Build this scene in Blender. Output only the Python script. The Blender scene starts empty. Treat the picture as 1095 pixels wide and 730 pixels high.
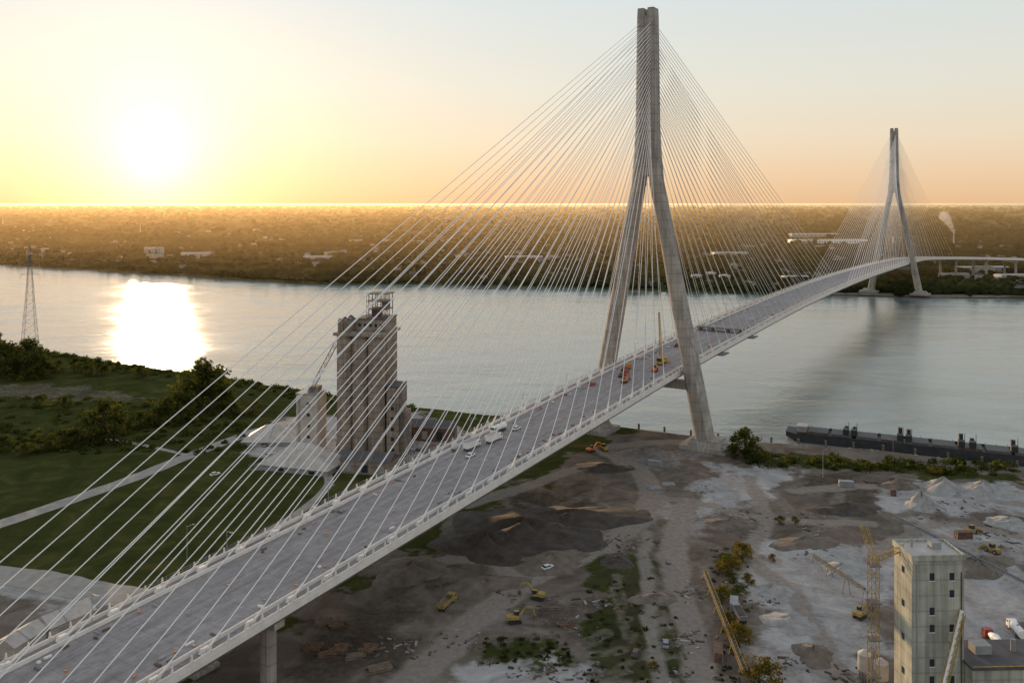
import bpy, math, random
import numpy as np
from mathutils import Vector, Matrix
random.seed(7); rng=np.random.default_rng(7)
sc=bpy.context.scene
sc.view_settings.view_transform='Standard'; sc.view_settings.look='None'; sc.view_settings.exposure=0
H=124.0; F=920.0
SUN_AZ=math.radians(-22.6); SUN_EL=math.radians(2.8)
sunv=Vector((math.sin(SUN_AZ)*math.cos(SUN_EL),math.cos(SUN_AZ)*math.cos(SUN_EL),math.sin(SUN_EL)))
# ---------------------------------------------------------------- materials
def nodes(m):
    m.use_nodes=True; nt=m.node_tree; nt.nodes.clear(); return nt,nt.nodes,nt.links
def mat(name,col,rough=.8,nscale=.3,amt=.35,metal=0,bump=0.0,detail=6,col2=None):
    m=bpy.data.materials.new(name); nt,N,L=nodes(m)
    o=N.new('ShaderNodeOutputMaterial'); b=N.new('ShaderNodeBsdfPrincipled')
    b.inputs['Roughness'].default_value=rough; b.inputs['Metallic'].default_value=metal
    g=N.new('ShaderNodeNewGeometry'); n=N.new('ShaderNodeTexNoise'); n.inputs['Scale'].default_value=nscale; n.inputs['Detail'].default_value=detail
    n.inputs['Roughness'].default_value=.65
    L.new(g.outputs['Position'],n.inputs['Vector'])
    r=N.new('ShaderNodeValToRGB'); r.color_ramp.elements[0].position=.3; r.color_ramp.elements[1].position=.7
    c2=col2 or tuple(min(1,c*(1+amt)) for c in col)
    r.color_ramp.elements[0].color=(*[c*(1-amt) for c in col],1); r.color_ramp.elements[1].color=(*c2,1)
    L.new(n.outputs['Fac'],r.inputs['Fac']); L.new(r.outputs['Color'],b.inputs['Base Color'])
    if bump:
        bp=N.new('ShaderNodeBump'); bp.inputs['Strength'].default_value=.6; bp.inputs['Distance'].default_value=bump
        L.new(n.outputs['Fac'],bp.inputs['Height']); L.new(bp.outputs['Normal'],b.inputs['Normal'])
    L.new(b.outputs[0],o.inputs[0]); return m
def leafmat(name,c1,c2,sc_=.25,tr=.5):
    m=bpy.data.materials.new(name); nt,N,L=nodes(m)
    o=N.new('ShaderNodeOutputMaterial'); g=N.new('ShaderNodeNewGeometry'); n=N.new('ShaderNodeTexNoise'); n.inputs['Scale'].default_value=sc_; n.inputs['Detail'].default_value=4
    L.new(g.outputs['Position'],n.inputs['Vector'])
    r=N.new('ShaderNodeValToRGB'); r.color_ramp.elements[0].position=.35; r.color_ramp.elements[1].position=.65
    r.color_ramp.elements[0].color=(*c1,1); r.color_ramp.elements[1].color=(*c2,1); L.new(n.outputs['Fac'],r.inputs['Fac'])
    d=N.new('ShaderNodeBsdfDiffuse'); t=N.new('ShaderNodeBsdfTranslucent'); mx=N.new('ShaderNodeMixShader'); mx.inputs[0].default_value=tr
    L.new(r.outputs[0],d.inputs[0]); L.new(r.outputs[0],t.inputs[0]); L.new(d.outputs[0],mx.inputs[1]); L.new(t.outputs[0],mx.inputs[2]); L.new(mx.outputs[0],o.inputs[0]); return m
M={}
M['conc']=mat('tower_concrete',(.37,.33,.295),.85,.12,.25,bump=.1)
M['parapet']=mat('white_concrete',(.74,.69,.65),.7,.3,.12)
M['cable']=mat('cable_sheath',(.85,.82,.8),.4,.3,.04)
M['steel']=mat('weathered_steel',(.13,.12,.12),.6,.4,.3)
M['white']=mat('white_paint',(.75,.74,.72),.5,.5,.1)
M['grey']=mat('grey_paint',(.28,.275,.28),.6,.5,.2)
M['black']=mat('black_paint',(.025,.025,.028),.6,.5,.3)
M['hull']=mat('hull_paint',(.03,.028,.03),.55,.3,.5)
M['glass']=mat('dark_glass',(.03,.04,.05),.1,.5,.1)
M['orange']=mat('orange_paint',(.55,.17,.035),.6,.5,.3)
M['yellow']=mat('yellow_paint',(.45,.28,.04),.6,.5,.3)
M['dullyel']=mat('weathered_yellow_paint',(.33,.22,.065),.75,.6,.4)
M['red']=mat('red_paint',(.38,.05,.03),.5,.5,.2)
M['blue']=mat('blue_paint',(.05,.1,.22),.5,.5,.2)
M['rust']=mat('rusty_steel',(.13,.075,.05),.85,.7,.5)
M['silo']=mat('silo_concrete',(.29,.235,.19),.9,.15,.3,bump=.1)
M['roof']=mat('sheet_metal_roof',(.45,.4,.36),.6,.25,.25)
M['roofd']=mat('dark_roof',(.09,.08,.08),.8,.3,.3)
M['brick']=mat('brick_wall',(.22,.12,.085),.85,.4,.25)
M['tan']=mat('plaster_wall',(.4,.4,.34),.85,.15,.25,bump=.05)
M['soil']=mat('dark_soil',(.065,.049,.038),.95,.25,.5,bump=.5)
M['soil2']=mat('brown_soil',(.15,.115,.09),.95,.3,.4,bump=.5)
M['gravel']=mat('gravel_pile',(.3,.28,.265),.95,.4,.3,bump=.5)
M['timber']=mat('timber',(.15,.11,.08),.9,.6,.4)
M['bark']=mat('bark',(.07,.05,.035),.95,1,.3)
M['rub']=mat('rubber',(.02,.02,.02),.9,1,.2)
M['asph']=mat('road_gravel',(.3,.265,.235),.9,.2,.25)
M['leaf']=leafmat('leaves',(.04,.053,.014),(.12,.12,.026))
M['weed']=leafmat('weeds',(.035,.038,.014),(.085,.078,.026))
M['leafy']=leafmat('yellow_leaves',(.1,.085,.018),(.22,.165,.03))
M['forest']=leafmat('forest_canopy',(.02,.027,.012),(.065,.066,.024),.01,.35)
def addbands(m,period,dark=.82,wd=.12):
    nt=m.node_tree; N=nt.nodes; L=nt.links; b=[n for n in N if n.type=='BSDF_PRINCIPLED'][0]
    src=b.inputs['Base Color'].links[0].from_socket
    g=N.new('ShaderNodeNewGeometry'); s=N.new('ShaderNodeSeparateXYZ'); L.new(g.outputs['Position'],s.inputs[0])
    a=N.new('ShaderNodeMath'); a.operation='DIVIDE'; a.inputs[1].default_value=period; L.new(s.outputs['Z'],a.inputs[0])
    f=N.new('ShaderNodeMath'); f.operation='FRACT'; L.new(a.outputs[0],f.inputs[0])
    c=N.new('ShaderNodeMath'); c.operation='LESS_THAN'; c.inputs[1].default_value=wd; L.new(f.outputs[0],c.inputs[0])
    mx=N.new('ShaderNodeMixRGB'); mx.blend_type='MULTIPLY'; mx.inputs[2].default_value=(dark,dark,dark,1)
    L.new(c.outputs[0],mx.inputs[0]); L.new(src,mx.inputs[1])
    mp=N.new('ShaderNodeMapping'); mp.inputs['Scale'].default_value=(.9,.9,.035); L.new(g.outputs['Position'],mp.inputs[0])
    n=N.new('ShaderNodeTexNoise'); n.inputs['Scale'].default_value=1; n.inputs['Detail'].default_value=5; L.new(mp.outputs[0],n.inputs['Vector'])
    r=N.new('ShaderNodeMapRange'); r.inputs[1].default_value=.35;r.inputs[2].default_value=.65;r.inputs[3].default_value=.7;r.inputs[4].default_value=1.12; L.new(n.outputs['Fac'],r.inputs[0])
    m2=N.new('ShaderNodeMixRGB'); m2.blend_type='MULTIPLY'; m2.inputs[0].default_value=1; L.new(mx.outputs[0],m2.inputs[1]); L.new(r.outputs[0],m2.inputs[2])
    L.new(m2.outputs[0],b.inputs['Base Color'])
addbands(M['conc'],4.6,.8); addbands(M['silo'],3.2,.72,.2); addbands(M['tan'],3.6,.82)
# ---------------------------------------------------------------- mesh builder
class MB:
    def __init__(s): s.v=[];s.f=[];s.m=[];s.mats=[];s.uv=[]
    def mi(s,k):
        if k not in s.mats: s.mats.append(k)
        return s.mats.index(k)
    def add(s,vs,fs,k):
        o=len(s.v); s.v+= [tuple(v) for v in vs]; i=s.mi(k)
        for f in fs: s.f.append(tuple(o+a for a in f)); s.m.append(i)
    def box(s,c,d,k,rz=0,tap=1.0):
        x,y,z=d[0]/2,d[1]/2,d[2]/2; vs=[]
        cr,sr=math.cos(rz),math.sin(rz)
        for zz,t in((-z,1),(z,tap)):
            for xx,yy in((-x,-y),(x,-y),(x,y),(-x,y)):
                xx*=t;yy*=t
                vs.append((c[0]+xx*cr-yy*sr,c[1]+xx*sr+yy*cr,c[2]+zz))
        s.add(vs,[(3,2,1,0),(4,5,6,7),(0,1,5,4),(1,2,6,5),(2,3,7,6),(3,0,4,7)],k)
    def cyl(s,p,q,r,k,r2=None,n=8,caps=True):
        p=Vector(p);q=Vector(q); d=(q-p); 
        if d.length<1e-6: return
        d.normalize(); r2=r if r2 is None else r2
        a=d.orthogonal().normalized(); b=d.cross(a); vs=[]
        for P,R in((p,r),(q,r2)):
            for i in range(n):
                t=2*math.pi*i/n; vs.append(P+a*(R*math.cos(t))+b*(R*math.sin(t)))
        fs=[(i,(i+1)%n,n+(i+1)%n,n+i) for i in range(n)]
        if caps: fs+=[tuple(range(n-1,-1,-1)),tuple(range(n,2*n))]
        s.add(vs,fs,k)
    def loft(s,rings,k,close=True,caps=True):
        n=len(rings[0]); vs=[p for r in rings for p in r]; fs=[]
        for j in range(len(rings)-1):
            for i in range(n if close else n-1):
                fs.append((j*n+i,j*n+(i+1)%n,(j+1)*n+(i+1)%n,(j+1)*n+i))
        if caps and close: fs+=[tuple(range(n-1,-1,-1)),tuple((len(rings)-1)*n+i for i in range(n))]
        s.add(vs,fs,k)
    def ext(s,prof,y0,y1,k):
        s.loft([[(x,y0,z) for x,z in prof],[(x,y1,z) for x,z in prof]],k)
    def lattice(s,p,q,w,n,r,k,w2=None):
        p=Vector(p);q=Vector(q); d=(q-p).normalized(); up=Vector((0,0,1)) if abs(d.z)<.9 else Vector((1,0,0))
        a=d.cross(up).normalized(); b=d.cross(a).normalized(); w2=w if w2 is None else w2
        def c(j,i):
            t=j/n; W=(w+(w2-w)*t)/2; sx,sy=((-1,-1),(1,-1),(1,1),(-1,1))[i%4]
            return p.lerp(q,t)+a*(sx*W)+b*(sy*W)
        for i in range(4): s.cyl(c(0,i),c(n,i),r,k,n=4,caps=False)
        for j in range(n):
            for i in range(4):
                s.cyl(c(j,i),c(j+1,i+1),r*.7,k,n=3,caps=False)
                if j%2==0: s.cyl(c(j,i),c(j,i+1),r*.7,k,n=3,caps=False)
    def build(s,name,parent=None,loc=(0,0,0),rz=0,smooth=False):
        me=bpy.data.meshes.new(name); me.from_pydata(s.v,[],s.f)
        for k in s.mats: me.materials.append(M[k])
        me.polygons.foreach_set('material_index',s.m)
        if smooth: me.polygons.foreach_set('use_smooth',[True]*len(s.f))
        me.update(); o=bpy.data.objects.new(name,me); sc.collection.objects.link(o)
        if parent: o.parent=parent
        else: o.location=loc; o.rotation_euler=(0,0,rz)
        return o
def E(name,loc=(0,0,0),rz=0,s=1):
    e=bpy.data.objects.new(name,None); sc.collection.objects.link(e); e.location=loc; e.rotation_euler=(0,0,rz); e.scale=(s,s,s); e.empty_display_size=.1; return e
def G(u,v,z=0.0):   # survey helper: map sheet coordinate -> real ground position (metres)
    Y=(H-z)*F/(v-217.0); return ((u-547.5)/F*Y,Y,z)
# ---------------------------------------------------------------- shorelines
NS=np.array([(-60000,3200),(-3000,2300),(-1500,1330),(-470,770),(-330,680),(-235,628),(-150,578),(-61,524),(0,500),(58,478),(113,450),(180,434),(241,403),(600,200),(2000,-500),(60000,-900)],float)
FS=np.array([(-60000,4500),(-3000,3100),(-1053,1775),(-800,1640),(-560,1490),(-420,1400),(-321,1352),(-140,1345),(128,1268),(284,1225),(520,1165),(675,1134),(1500,900),(4000,300),(60000,-200)],float)
yn=lambda X:np.interp(X,NS[:,0],NS[:,1])+np.sin(X*.05)*1.5*(X<40)+np.sin(X*.13+1)*1.0*(X<40)
yf=lambda X:np.interp(X,FS[:,0],FS[:,1])+np.sin(X*.03)*5+np.sin(X*.011+1)*9
# ---------------------------------------------------------------- ground (one sheet)
xs=np.arange(-330,331,1.7); ext=[]; st=2.5; x=331
while x<70000: ext.append(x); st*=1.22; x+=st
ext=np.array(ext); X=np.concatenate([-ext[::-1],xs,ext])
dn=list(np.arange(0,470,1.7)); st=3; d=470
while d<6000: dn.append(d); st*=1.3; d+=st
dn=np.array(dn)[::-1]
df=list(np.arange(0,500,14)); st=16; d=500
while d<85000: df.append(d); st*=1.16; d+=st
df=np.array(df)
rowsY=[];rowsZ=[]
for d in dn: rowsY.append(yn(X)-d); rowsZ.append(np.zeros_like(X))
rowsY.append(yn(X)+1.5); rowsZ.append(np.full_like(X,-3.5)); rowsY.append(yn(X)+20); rowsZ.append(np.full_like(X,-9.))
rowsY.append(yf(X)-20); rowsZ.append(np.full_like(X,-9.)); rowsY.append(yf(X)-3); rowsZ.append(np.full_like(X,-2.6))
for d in df: rowsY.append(yf(X)+d); rowsZ.append(np.full_like(X,0.0 if d>0 else -.5))
YY=np.array(rowsY); ZZ=np.array(rowsZ); XX=np.tile(X,(len(rowsY),1)); nr,nc=YY.shape
def fbm(x,y,s,seed=0,oct=4):
    r=np.random.default_rng(seed); o=np.zeros_like(x); a=1;t=0
    for k in range(oct):
        for j in range(4):
            th=r.uniform(0,6.28); ph=r.uniform(0,6.28); fr=r.uniform(.7,1.3)/s
            o+=a*np.sin((x*math.cos(th)+y*math.sin(th))*fr*6.28+ph+1.5*np.sin((x*math.sin(th)-y*math.cos(th))*fr*3+ph)); t+=a
        s/=2.1;a*=.6
    return o/t*2
def seg(px,py,a,b):
    ax,ay=a;bx,by=b; dx,dy=bx-ax,by-ay; t=np.clip(((px-ax)*dx+(py-ay)*dy)/(dx*dx+dy*dy+1e-9),0,1)
    return np.hypot(px-ax-t*dx,py-ay-t*dy)
r0=0; r1=len(dn); nX=(np.abs(X)<=331); c0=int(np.argmax(nX))-18; c1=c0+int(nX.sum())+36
px=XX[r0:r1,c0:c1]; py=YY[r0:r1,c0:c1]
W30={}
def warp(seed,s=30):
    k=(seed%4,s)
    if k not in W30: W30[k]=(fbm(px,py,s,k[0]*7+1),fbm(px,py,s,k[0]*7+3))
    return W30[k]
def poly(pts,soft=3,wob=5,seed=1):
    w=[G(*p)[:2] for p in pts]; a_,b__=warp(seed); X_=px+a_*wob; Y_=py+b__*wob
    ins=np.zeros(px.shape,bool); dist=np.full(px.shape,1e9)
    for i in range(len(w)):
        a=w[i];b=w[(i+1)%len(w)]; dist=np.minimum(dist,seg(X_,Y_,a,b))
        c=((a[1]>Y_)!=(b[1]>Y_)); xi=(b[0]-a[0])*(Y_-a[1])/((b[1]-a[1])+1e-12)+a[0]; ins^=(c&(X_<xi))
    sd=np.where(ins,dist,-dist); return np.clip(sd/soft+.5,0,1)
def line(pts,w,soft=1.2,wob=1.5,seed=2):
    w_=[Vector(G(*p)) for p in pts]; a_,b__=warp(seed); X_=px+a_*wob; Y_=py+b__*wob
    Q=[]
    for i in range(len(w_)-1):
        p0=w_[max(0,i-1)];p1=w_[i];p2=w_[i+1];p3=w_[min(len(w_)-1,i+2)]
        for j in range(4):
            t=j/4; Q.append(.5*((2*p1)+(p2-p0)*t+(2*p0-5*p1+4*p2-p3)*t*t+(3*p1-p0-3*p2+p3)*t**3))
    Q.append(w_[-1]); dist=np.full(px.shape,1e9)
    for i in range(len(Q)-1): dist=np.minimum(dist,seg(X_,Y_,Q[i][:2],Q[i+1][:2]))
    if w<0: return np.clip((1.0-np.abs(dist-abs(w)))/soft+.5,0,1)   # twin wheel ruts
    return np.clip((w/2-dist)/soft+.5,0,1)
bo=(px-71.6)*.849-(py-453)*.529
grass=np.clip((-bo-10+fbm(px,py,40,3)*12)/10,0,1)
light=np.zeros_like(px); dark=np.zeros_like(px); road=np.zeros_like(px)
for P in [[(625,600),(650,590),(700,600),(735,730),(640,730),(620,660)],[(520,685),(560,680),(620,700),(600,716),(512,712)],[(800,480),(1095,508),(1095,520),(830,495)],[(765,590),(795,590),(800,640),(765,640)]]:
    grass=np.maximum(grass,poly(P,6,8,11)*.72)
grass*=1-poly([(-40,408),(100,412),(170,428),(100,430),(-40,420)],5,9,5)*.5
grass*=1-poly([(255,470),(300,445),(450,440),(520,470),(430,500),(340,505)],4,5,6)*.95
grass*=1-poly([(-60,612),(140,640),(100,700),(-60,700)],4,5,7)*.8
for P,a in [([(255,468),(300,447),(440,440),(500,462),(420,500),(280,498)],.9),([(770,495),(850,500),(820,530),(760,555),(725,540)],1),([(800,575),(965,585),(960,640),(900,670),(810,650)],.95),([(810,670),(940,655),(960,700),(860,740),(820,735)],.9),([(1005,600),(1110,590),(1110,740),(1005,740)],.95),([(490,698),(640,713),(650,760),(470,760)],1),([(945,513),(1100,518),(1100,552),(940,547)],.95),([(-60,612),(140,636),(120,650),(-60,640)],1),([(960,555),(1100,565),(1100,600),(980,595)],.8),([(700,535),(760,545),(755,575),(705,570)],.6),([(640,478),(760,480),(740,500),(660,500)],.5)]:
    light=np.maximum(light,poly(P,7,9,21)*a)
for P in [[(480,560),(560,520),(650,535),(640,580),(560,605),(480,600)],[(330,680),(430,640),(470,650),(400,730),(300,730)],[(700,575),(745,570),(750,600),(715,605)],[(420,600),(480,590),(490,625),(420,640)],[(860,505),(930,508),(940,545),(870,550)],[(950,600),(1000,600),(1000,630),(955,635)],[(545,640),(620,640),(620,690),(545,680)],[(640,610),(690,600),(720,720),(650,720)]]:
    dark=np.maximum(dark,poly(P,9,9,31)*.65)
for P,w in [([(640,480),(680,500),(697,530),(680,560),(620,595),(560,625),(490,680),(430,735)],10),([(655,477),(720,472),(790,478)],9),([(735,535),(722,575),(722,620),(740,680),(750,740)],9),([(692,570),(692,640),(700,700),(720,740)],3.5),([(560,625),(520,600),(450,600)],6),([(800,510),(820,560),(800,590),(850,640),(900,730)],6),([(850,525),(950,520),(1100,540)],7),([(620,500),(560,520),(500,540)],8),([(930,600),(1000,560),(1100,575)],6),([(697,530),(760,540),(820,555),(930,560)],6)]:
    road=np.maximum(road,line(P,w,2.5,1.5,41)); road=np.minimum(1,road+line(P,-(w*.33),.8,1.5,41)*.35*(road>.2))
for k in range(34):
    a=(random.uniform(430,1080),random.uniform(490,720)); ang=random.uniform(-1,1)*.6+ (1.9 if random.random()<.4 else .2)
    b=(a[0]+math.cos(ang)*random.uniform(60,150),max(480,min(740,a[1]+math.sin(ang)*random.uniform(20,90))))
    mid=((a[0]+b[0])/2+random.uniform(-25,25),max(482,(a[1]+b[1])/2+random.uniform(-14,14)))
    road=np.maximum(road,line([a,mid,b],-1.1,.9,2,50+k)*.5)
col=np.zeros((nr,nc,4)); S=(slice(r0,r1),slice(c0,c1))
bo_all=(XX-71.6)*.849-(YY-453)*.529
col[:r1,:,0]=(bo_all[:r1]<-10)
col[S+(0,)]=grass; col[S+(1,)]=light*(1-road*.2); col[S+(2,)]=dark*(1-road); col[S+(3,)]=road
verts=np.stack([XX,YY,ZZ],-1).reshape(-1,3)
idx=np.arange(nr*nc).reshape(nr,nc)
fc=np.stack([idx[:-1,:-1],idx[:-1,1:],idx[1:,1:],idx[1:,:-1]],-1).reshape(-1,4)
def npmesh(name,verts,faces,mats,mi=None,smooth=False):
    me=bpy.data.meshes.new(name); n=faces.shape[1]
    me.vertices.add(len(verts)); me.vertices.foreach_set('co',verts.astype(np.float32).ravel())
    me.loops.add(faces.size); me.loops.foreach_set('vertex_index',faces.astype(np.int32).ravel())
    me.polygons.add(len(faces)); me.polygons.foreach_set('loop_start',np.arange(0,faces.size,n,dtype=np.int32))
    if mi is not None: me.polygons.foreach_set('material_index',mi.astype(np.int32))
    if smooth: me.polygons.foreach_set('use_smooth',np.ones(len(faces),bool))
    for k in mats: me.materials.append(M[k])
    me.update(calc_edges=True); me.validate()
    return me
def link(name,me,loc=(0,0,0)):
    o=bpy.data.objects.new(name,me); sc.collection.objects.link(o); o.location=loc; return o
def ground_material():
    m=bpy.data.materials.new('ground_soil'); nt,N,L=nodes(m)
    o=N.new('ShaderNodeOutputMaterial'); b=N.new('ShaderNodeBsdfDiffuse'); b.inputs['Roughness'].default_value=.3
    g=N.new('ShaderNodeNewGeometry'); sx=N.new('ShaderNodeSeparateXYZ'); L.new(g.outputs['Position'],sx.inputs[0])
    def noise(s,d=8,r=.65,dist=0):
        n=N.new('ShaderNodeTexNoise'); n.inputs['Scale'].default_value=s; n.inputs['Detail'].default_value=d; n.inputs['Roughness'].default_value=r; n.inputs['Distortion'].default_value=dist
        L.new(g.outputs['Position'],n.inputs['Vector']); return n.outputs['Fac']
    def ramp(f,stops):
        r=N.new('ShaderNodeValToRGB'); e=r.color_ramp.elements
        e[0].position=stops[0][0];e[0].color=(*stops[0][1],1);e[1].position=stops[-1][0];e[1].color=(*stops[-1][1],1)
        for p,c in stops[1:-1]:
            q=e.new(p);q.color=(*c,1)
        L.new(f,r.inputs[0]); return r.outputs[0]
    def mix(f,a,c):
        x=N.new('ShaderNodeMixRGB'); L.new(f,x.inputs[0]) ; L.new(a,x.inputs[1]); L.new(c,x.inputs[2]); return x.outputs[0]
    n1=noise(.06,10,.72,.8); n2=noise(.5,8,.7)
    dirt=ramp(n1,[(.3,(.088,.066,.052)),(.5,(.165,.13,.105)),(.68,(.25,.21,.175))])
    gr=ramp(n1,[(.3,(.03,.037,.011)),(.5,(.052,.056,.017)),(.7,(.1,.087,.028))])
    li=ramp(n1,[(.3,(.23,.205,.19)),(.5,(.38,.35,.335)),(.7,(.52,.49,.475))])
    dk=ramp(n1,[(.3,(.033,.025,.019)),(.7,(.09,.068,.053))])
    rd=ramp(n2,[(.3,(.22,.18,.152)),(.7,(.34,.29,.255))])
    at=N.new('ShaderNodeAttribute'); at.attribute_name='zone'; s=N.new('ShaderNodeSeparateColor'); L.new(at.outputs['Color'],s.inputs[0])
    def edge(f,lo=.35,hi=.65,k1=1.1):
        a=N.new('ShaderNodeMath');a.operation='ADD';L.new(f,a.inputs[0])
        k=N.new('ShaderNodeMath');k.operation='MULTIPLY_ADD';k.inputs[1].default_value=k1;k.inputs[2].default_value=-k1/2;L.new(n2,k.inputs[0]);L.new(k.outputs[0],a.inputs[1])
        mr=N.new('ShaderNodeMapRange');mr.inputs[1].default_value=lo;mr.inputs[2].default_value=hi;L.new(a.outputs[0],mr.inputs[0]);return mr.outputs[0]
    c=mix(edge(s.outputs[0]),dirt,gr); c=mix(edge(s.outputs[2],.2,.9),c,dk); c=mix(edge(s.outputs[1],.25,.95,1.5),c,li)
    rf=N.new('ShaderNodeMath');rf.operation='MULTIPLY';rf.inputs[1].default_value=.85;L.new(edge(at.outputs['Alpha'],.2,.9,.6),rf.inputs[0]);c=mix(rf.outputs[0],c,rd)
    v=N.new('ShaderNodeTexVoronoi'); v.inputs['Scale'].default_value=.0045; L.new(g.outputs['Position'],v.inputs['Vector'])
    vs=N.new('ShaderNodeSeparateColor');L.new(v.outputs['Color'],vs.inputs[0])
    nf=noise(.02,8,.75)
    a1=N.new('ShaderNodeMath');a1.operation='MULTIPLY_ADD';a1.inputs[1].default_value=.25;L.new(vs.outputs[0],a1.inputs[0]);
    s2=N.new('ShaderNodeMath');s2.operation='MULTIPLY';s2.inputs[1].default_value=.75;L.new(nf,s2.inputs[0]);L.new(s2.outputs[0],a1.inputs[2])
    far=ramp(a1.outputs[0],[(.3,(.018,.025,.010)),(.52,(.042,.05,.018)),(.64,(.075,.075,.032)),(.78,(.13,.115,.075))])
    mr=N.new('ShaderNodeMapRange');mr.inputs[1].default_value=1000;mr.inputs[2].default_value=1050;L.new(sx.outputs['Y'],mr.inputs[0])
    c=mix(mr.outputs[0],c,far)
    L.new(c,b.inputs['Color'])
    bp=N.new('ShaderNodeBump');bp.inputs['Strength'].default_value=.7;bp.inputs['Distance'].default_value=.5;L.new(n2,bp.inputs['Height']);L.new(bp.outputs[0],b.inputs['Normal'])
    L.new(b.outputs[0],o.inputs[0]); return m
M['ground']=ground_material()
gm=npmesh('ground',verts,fc,['ground'])
ca=gm.color_attributes.new('zone','FLOAT_COLOR','POINT'); ca.data.foreach_set('color',col.reshape(-1).astype(np.float32))
link('ground',gm)
# ---------------------------------------------------------------- river
def water():
    m=bpy.data.materials.new('river_water'); nt,N,L=nodes(m)
    o=N.new('ShaderNodeOutputMaterial'); b=N.new('ShaderNodeBsdfPrincipled'); b.inputs['IOR'].default_value=1.5
    g=N.new('ShaderNodeNewGeometry')
    def noise(s,d=4,r=.55,scl=(1,.55,1),dist=0):
        mp=N.new('ShaderNodeMapping'); mp.inputs['Rotation'].default_value=(0,0,math.radians(28)); mp.inputs['Scale'].default_value=scl
        L.new(g.outputs['Position'],mp.inputs[0])
        n=N.new('ShaderNodeTexNoise'); n.inputs['Scale'].default_value=s; n.inputs['Detail'].default_value=d; n.inputs['Roughness'].default_value=r; n.inputs['Distortion'].default_value=dist
        L.new(mp.outputs[0],n.inputs['Vector']); return n.outputs['Fac']
    a=noise(.2,7,.7); c=noise(.010,8,.7,(.35,1,1),1.5); a2=noise(.03,4,.5,(.6,1,1),.6)
    r=N.new('ShaderNodeValToRGB'); r.color_ramp.elements[0].position=.36;r.color_ramp.elements[0].color=(.13,.165,.158,1);r.color_ramp.elements[1].position=.64;r.color_ramp.elements[1].color=(.29,.33,.315,1)
    L.new(c,r.inputs[0]);L.new(r.outputs[0],b.inputs['Base Color'])
    mr=N.new('ShaderNodeMapRange');mr.inputs[1].default_value=.36;mr.inputs[2].default_value=.64;mr.inputs[3].default_value=.06;mr.inputs[4].default_value=.22;L.new(c,mr.inputs[0]);L.new(mr.outputs[0],b.inputs['Roughness'])
    ad=N.new('ShaderNodeMath');ad.operation='MULTIPLY_ADD';ad.inputs[1].default_value=2.2;L.new(a2,ad.inputs[0]);L.new(a,ad.inputs[2])
    bp=N.new('ShaderNodeBump');bp.inputs['Strength'].default_value=.6;bp.inputs['Distance'].default_value=.6;L.new(ad.outputs[0],bp.inputs['Height']);L.new(bp.outputs[0],b.inputs['Normal'])
    L.new(b.outputs[0],o.inputs[0]); return m
M['water']=water()
b=MB(); b.add([(-30000,-3000,-3),(30000,-3000,-3),(30000,6000,-3),(-30000,6000,-3)],[(0,1,2,3)],'water'); b.build('river')
# ---------------------------------------------------------------- bridge
DX,DY=.529,.849
zt=[(-520,14),(-400,17),(-300,22),(-200,27.3),(-100,32.3),(0,37.5),(110,41.3),(213,44.3),(320,46.3),(426,47),(533,46.8),(640,45.8),(853,42.5),(1000,39),(1150,34),(1400,26),(1900,14),(2500,6)]
zx=np.array([a for a,_ in zt],float);zy=np.array([b for _,b in zt],float)
def zdeck(t): return float(np.mean([np.interp(t+k,zx,zy) for k in (-50,-30,-10,10,30,50)]))
ts=np.arange(-520,2500,2.0); az=math.radians(31.93)
x0,y0=71.6,453
cx,cy=x0-DX*520,y0-DY*520
PT=[]
for t in ts:
    PT.append((cx,cy,az))
    if 1000<t<1300: az+=math.radians(.17)*2
    cx+=math.sin(az)*2; cy+=math.cos(az)*2
PT=np.array(PT)
def fr(t,s=0,z=0):
    x=np.interp(t,ts,PT[:,0]);y=np.interp(t,ts,PT[:,1]);a=np.interp(t,ts,PT[:,2])
    return (x+math.cos(a)*s,y-math.sin(a)*s,zdeck(t)+z)
def az_at(t): return float(np.interp(t,ts,PT[:,2]))
BR=E('cable_stayed_bridge')
T0,T1=-500,2400
st=list(np.arange(T0,1300,5.0))+list(np.arange(1300,T1,20.0))
def sweep(s0,s1,z0,z1,k,name,stations=st,mb=None):
    m=mb or MB(); m.loft([[fr(t,s0,z0),fr(t,s1,z0),fr(t,s1,z1),fr(t,s0,z1)] for t in stations],k)
    return m if mb else m.build(name,BR)
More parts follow.
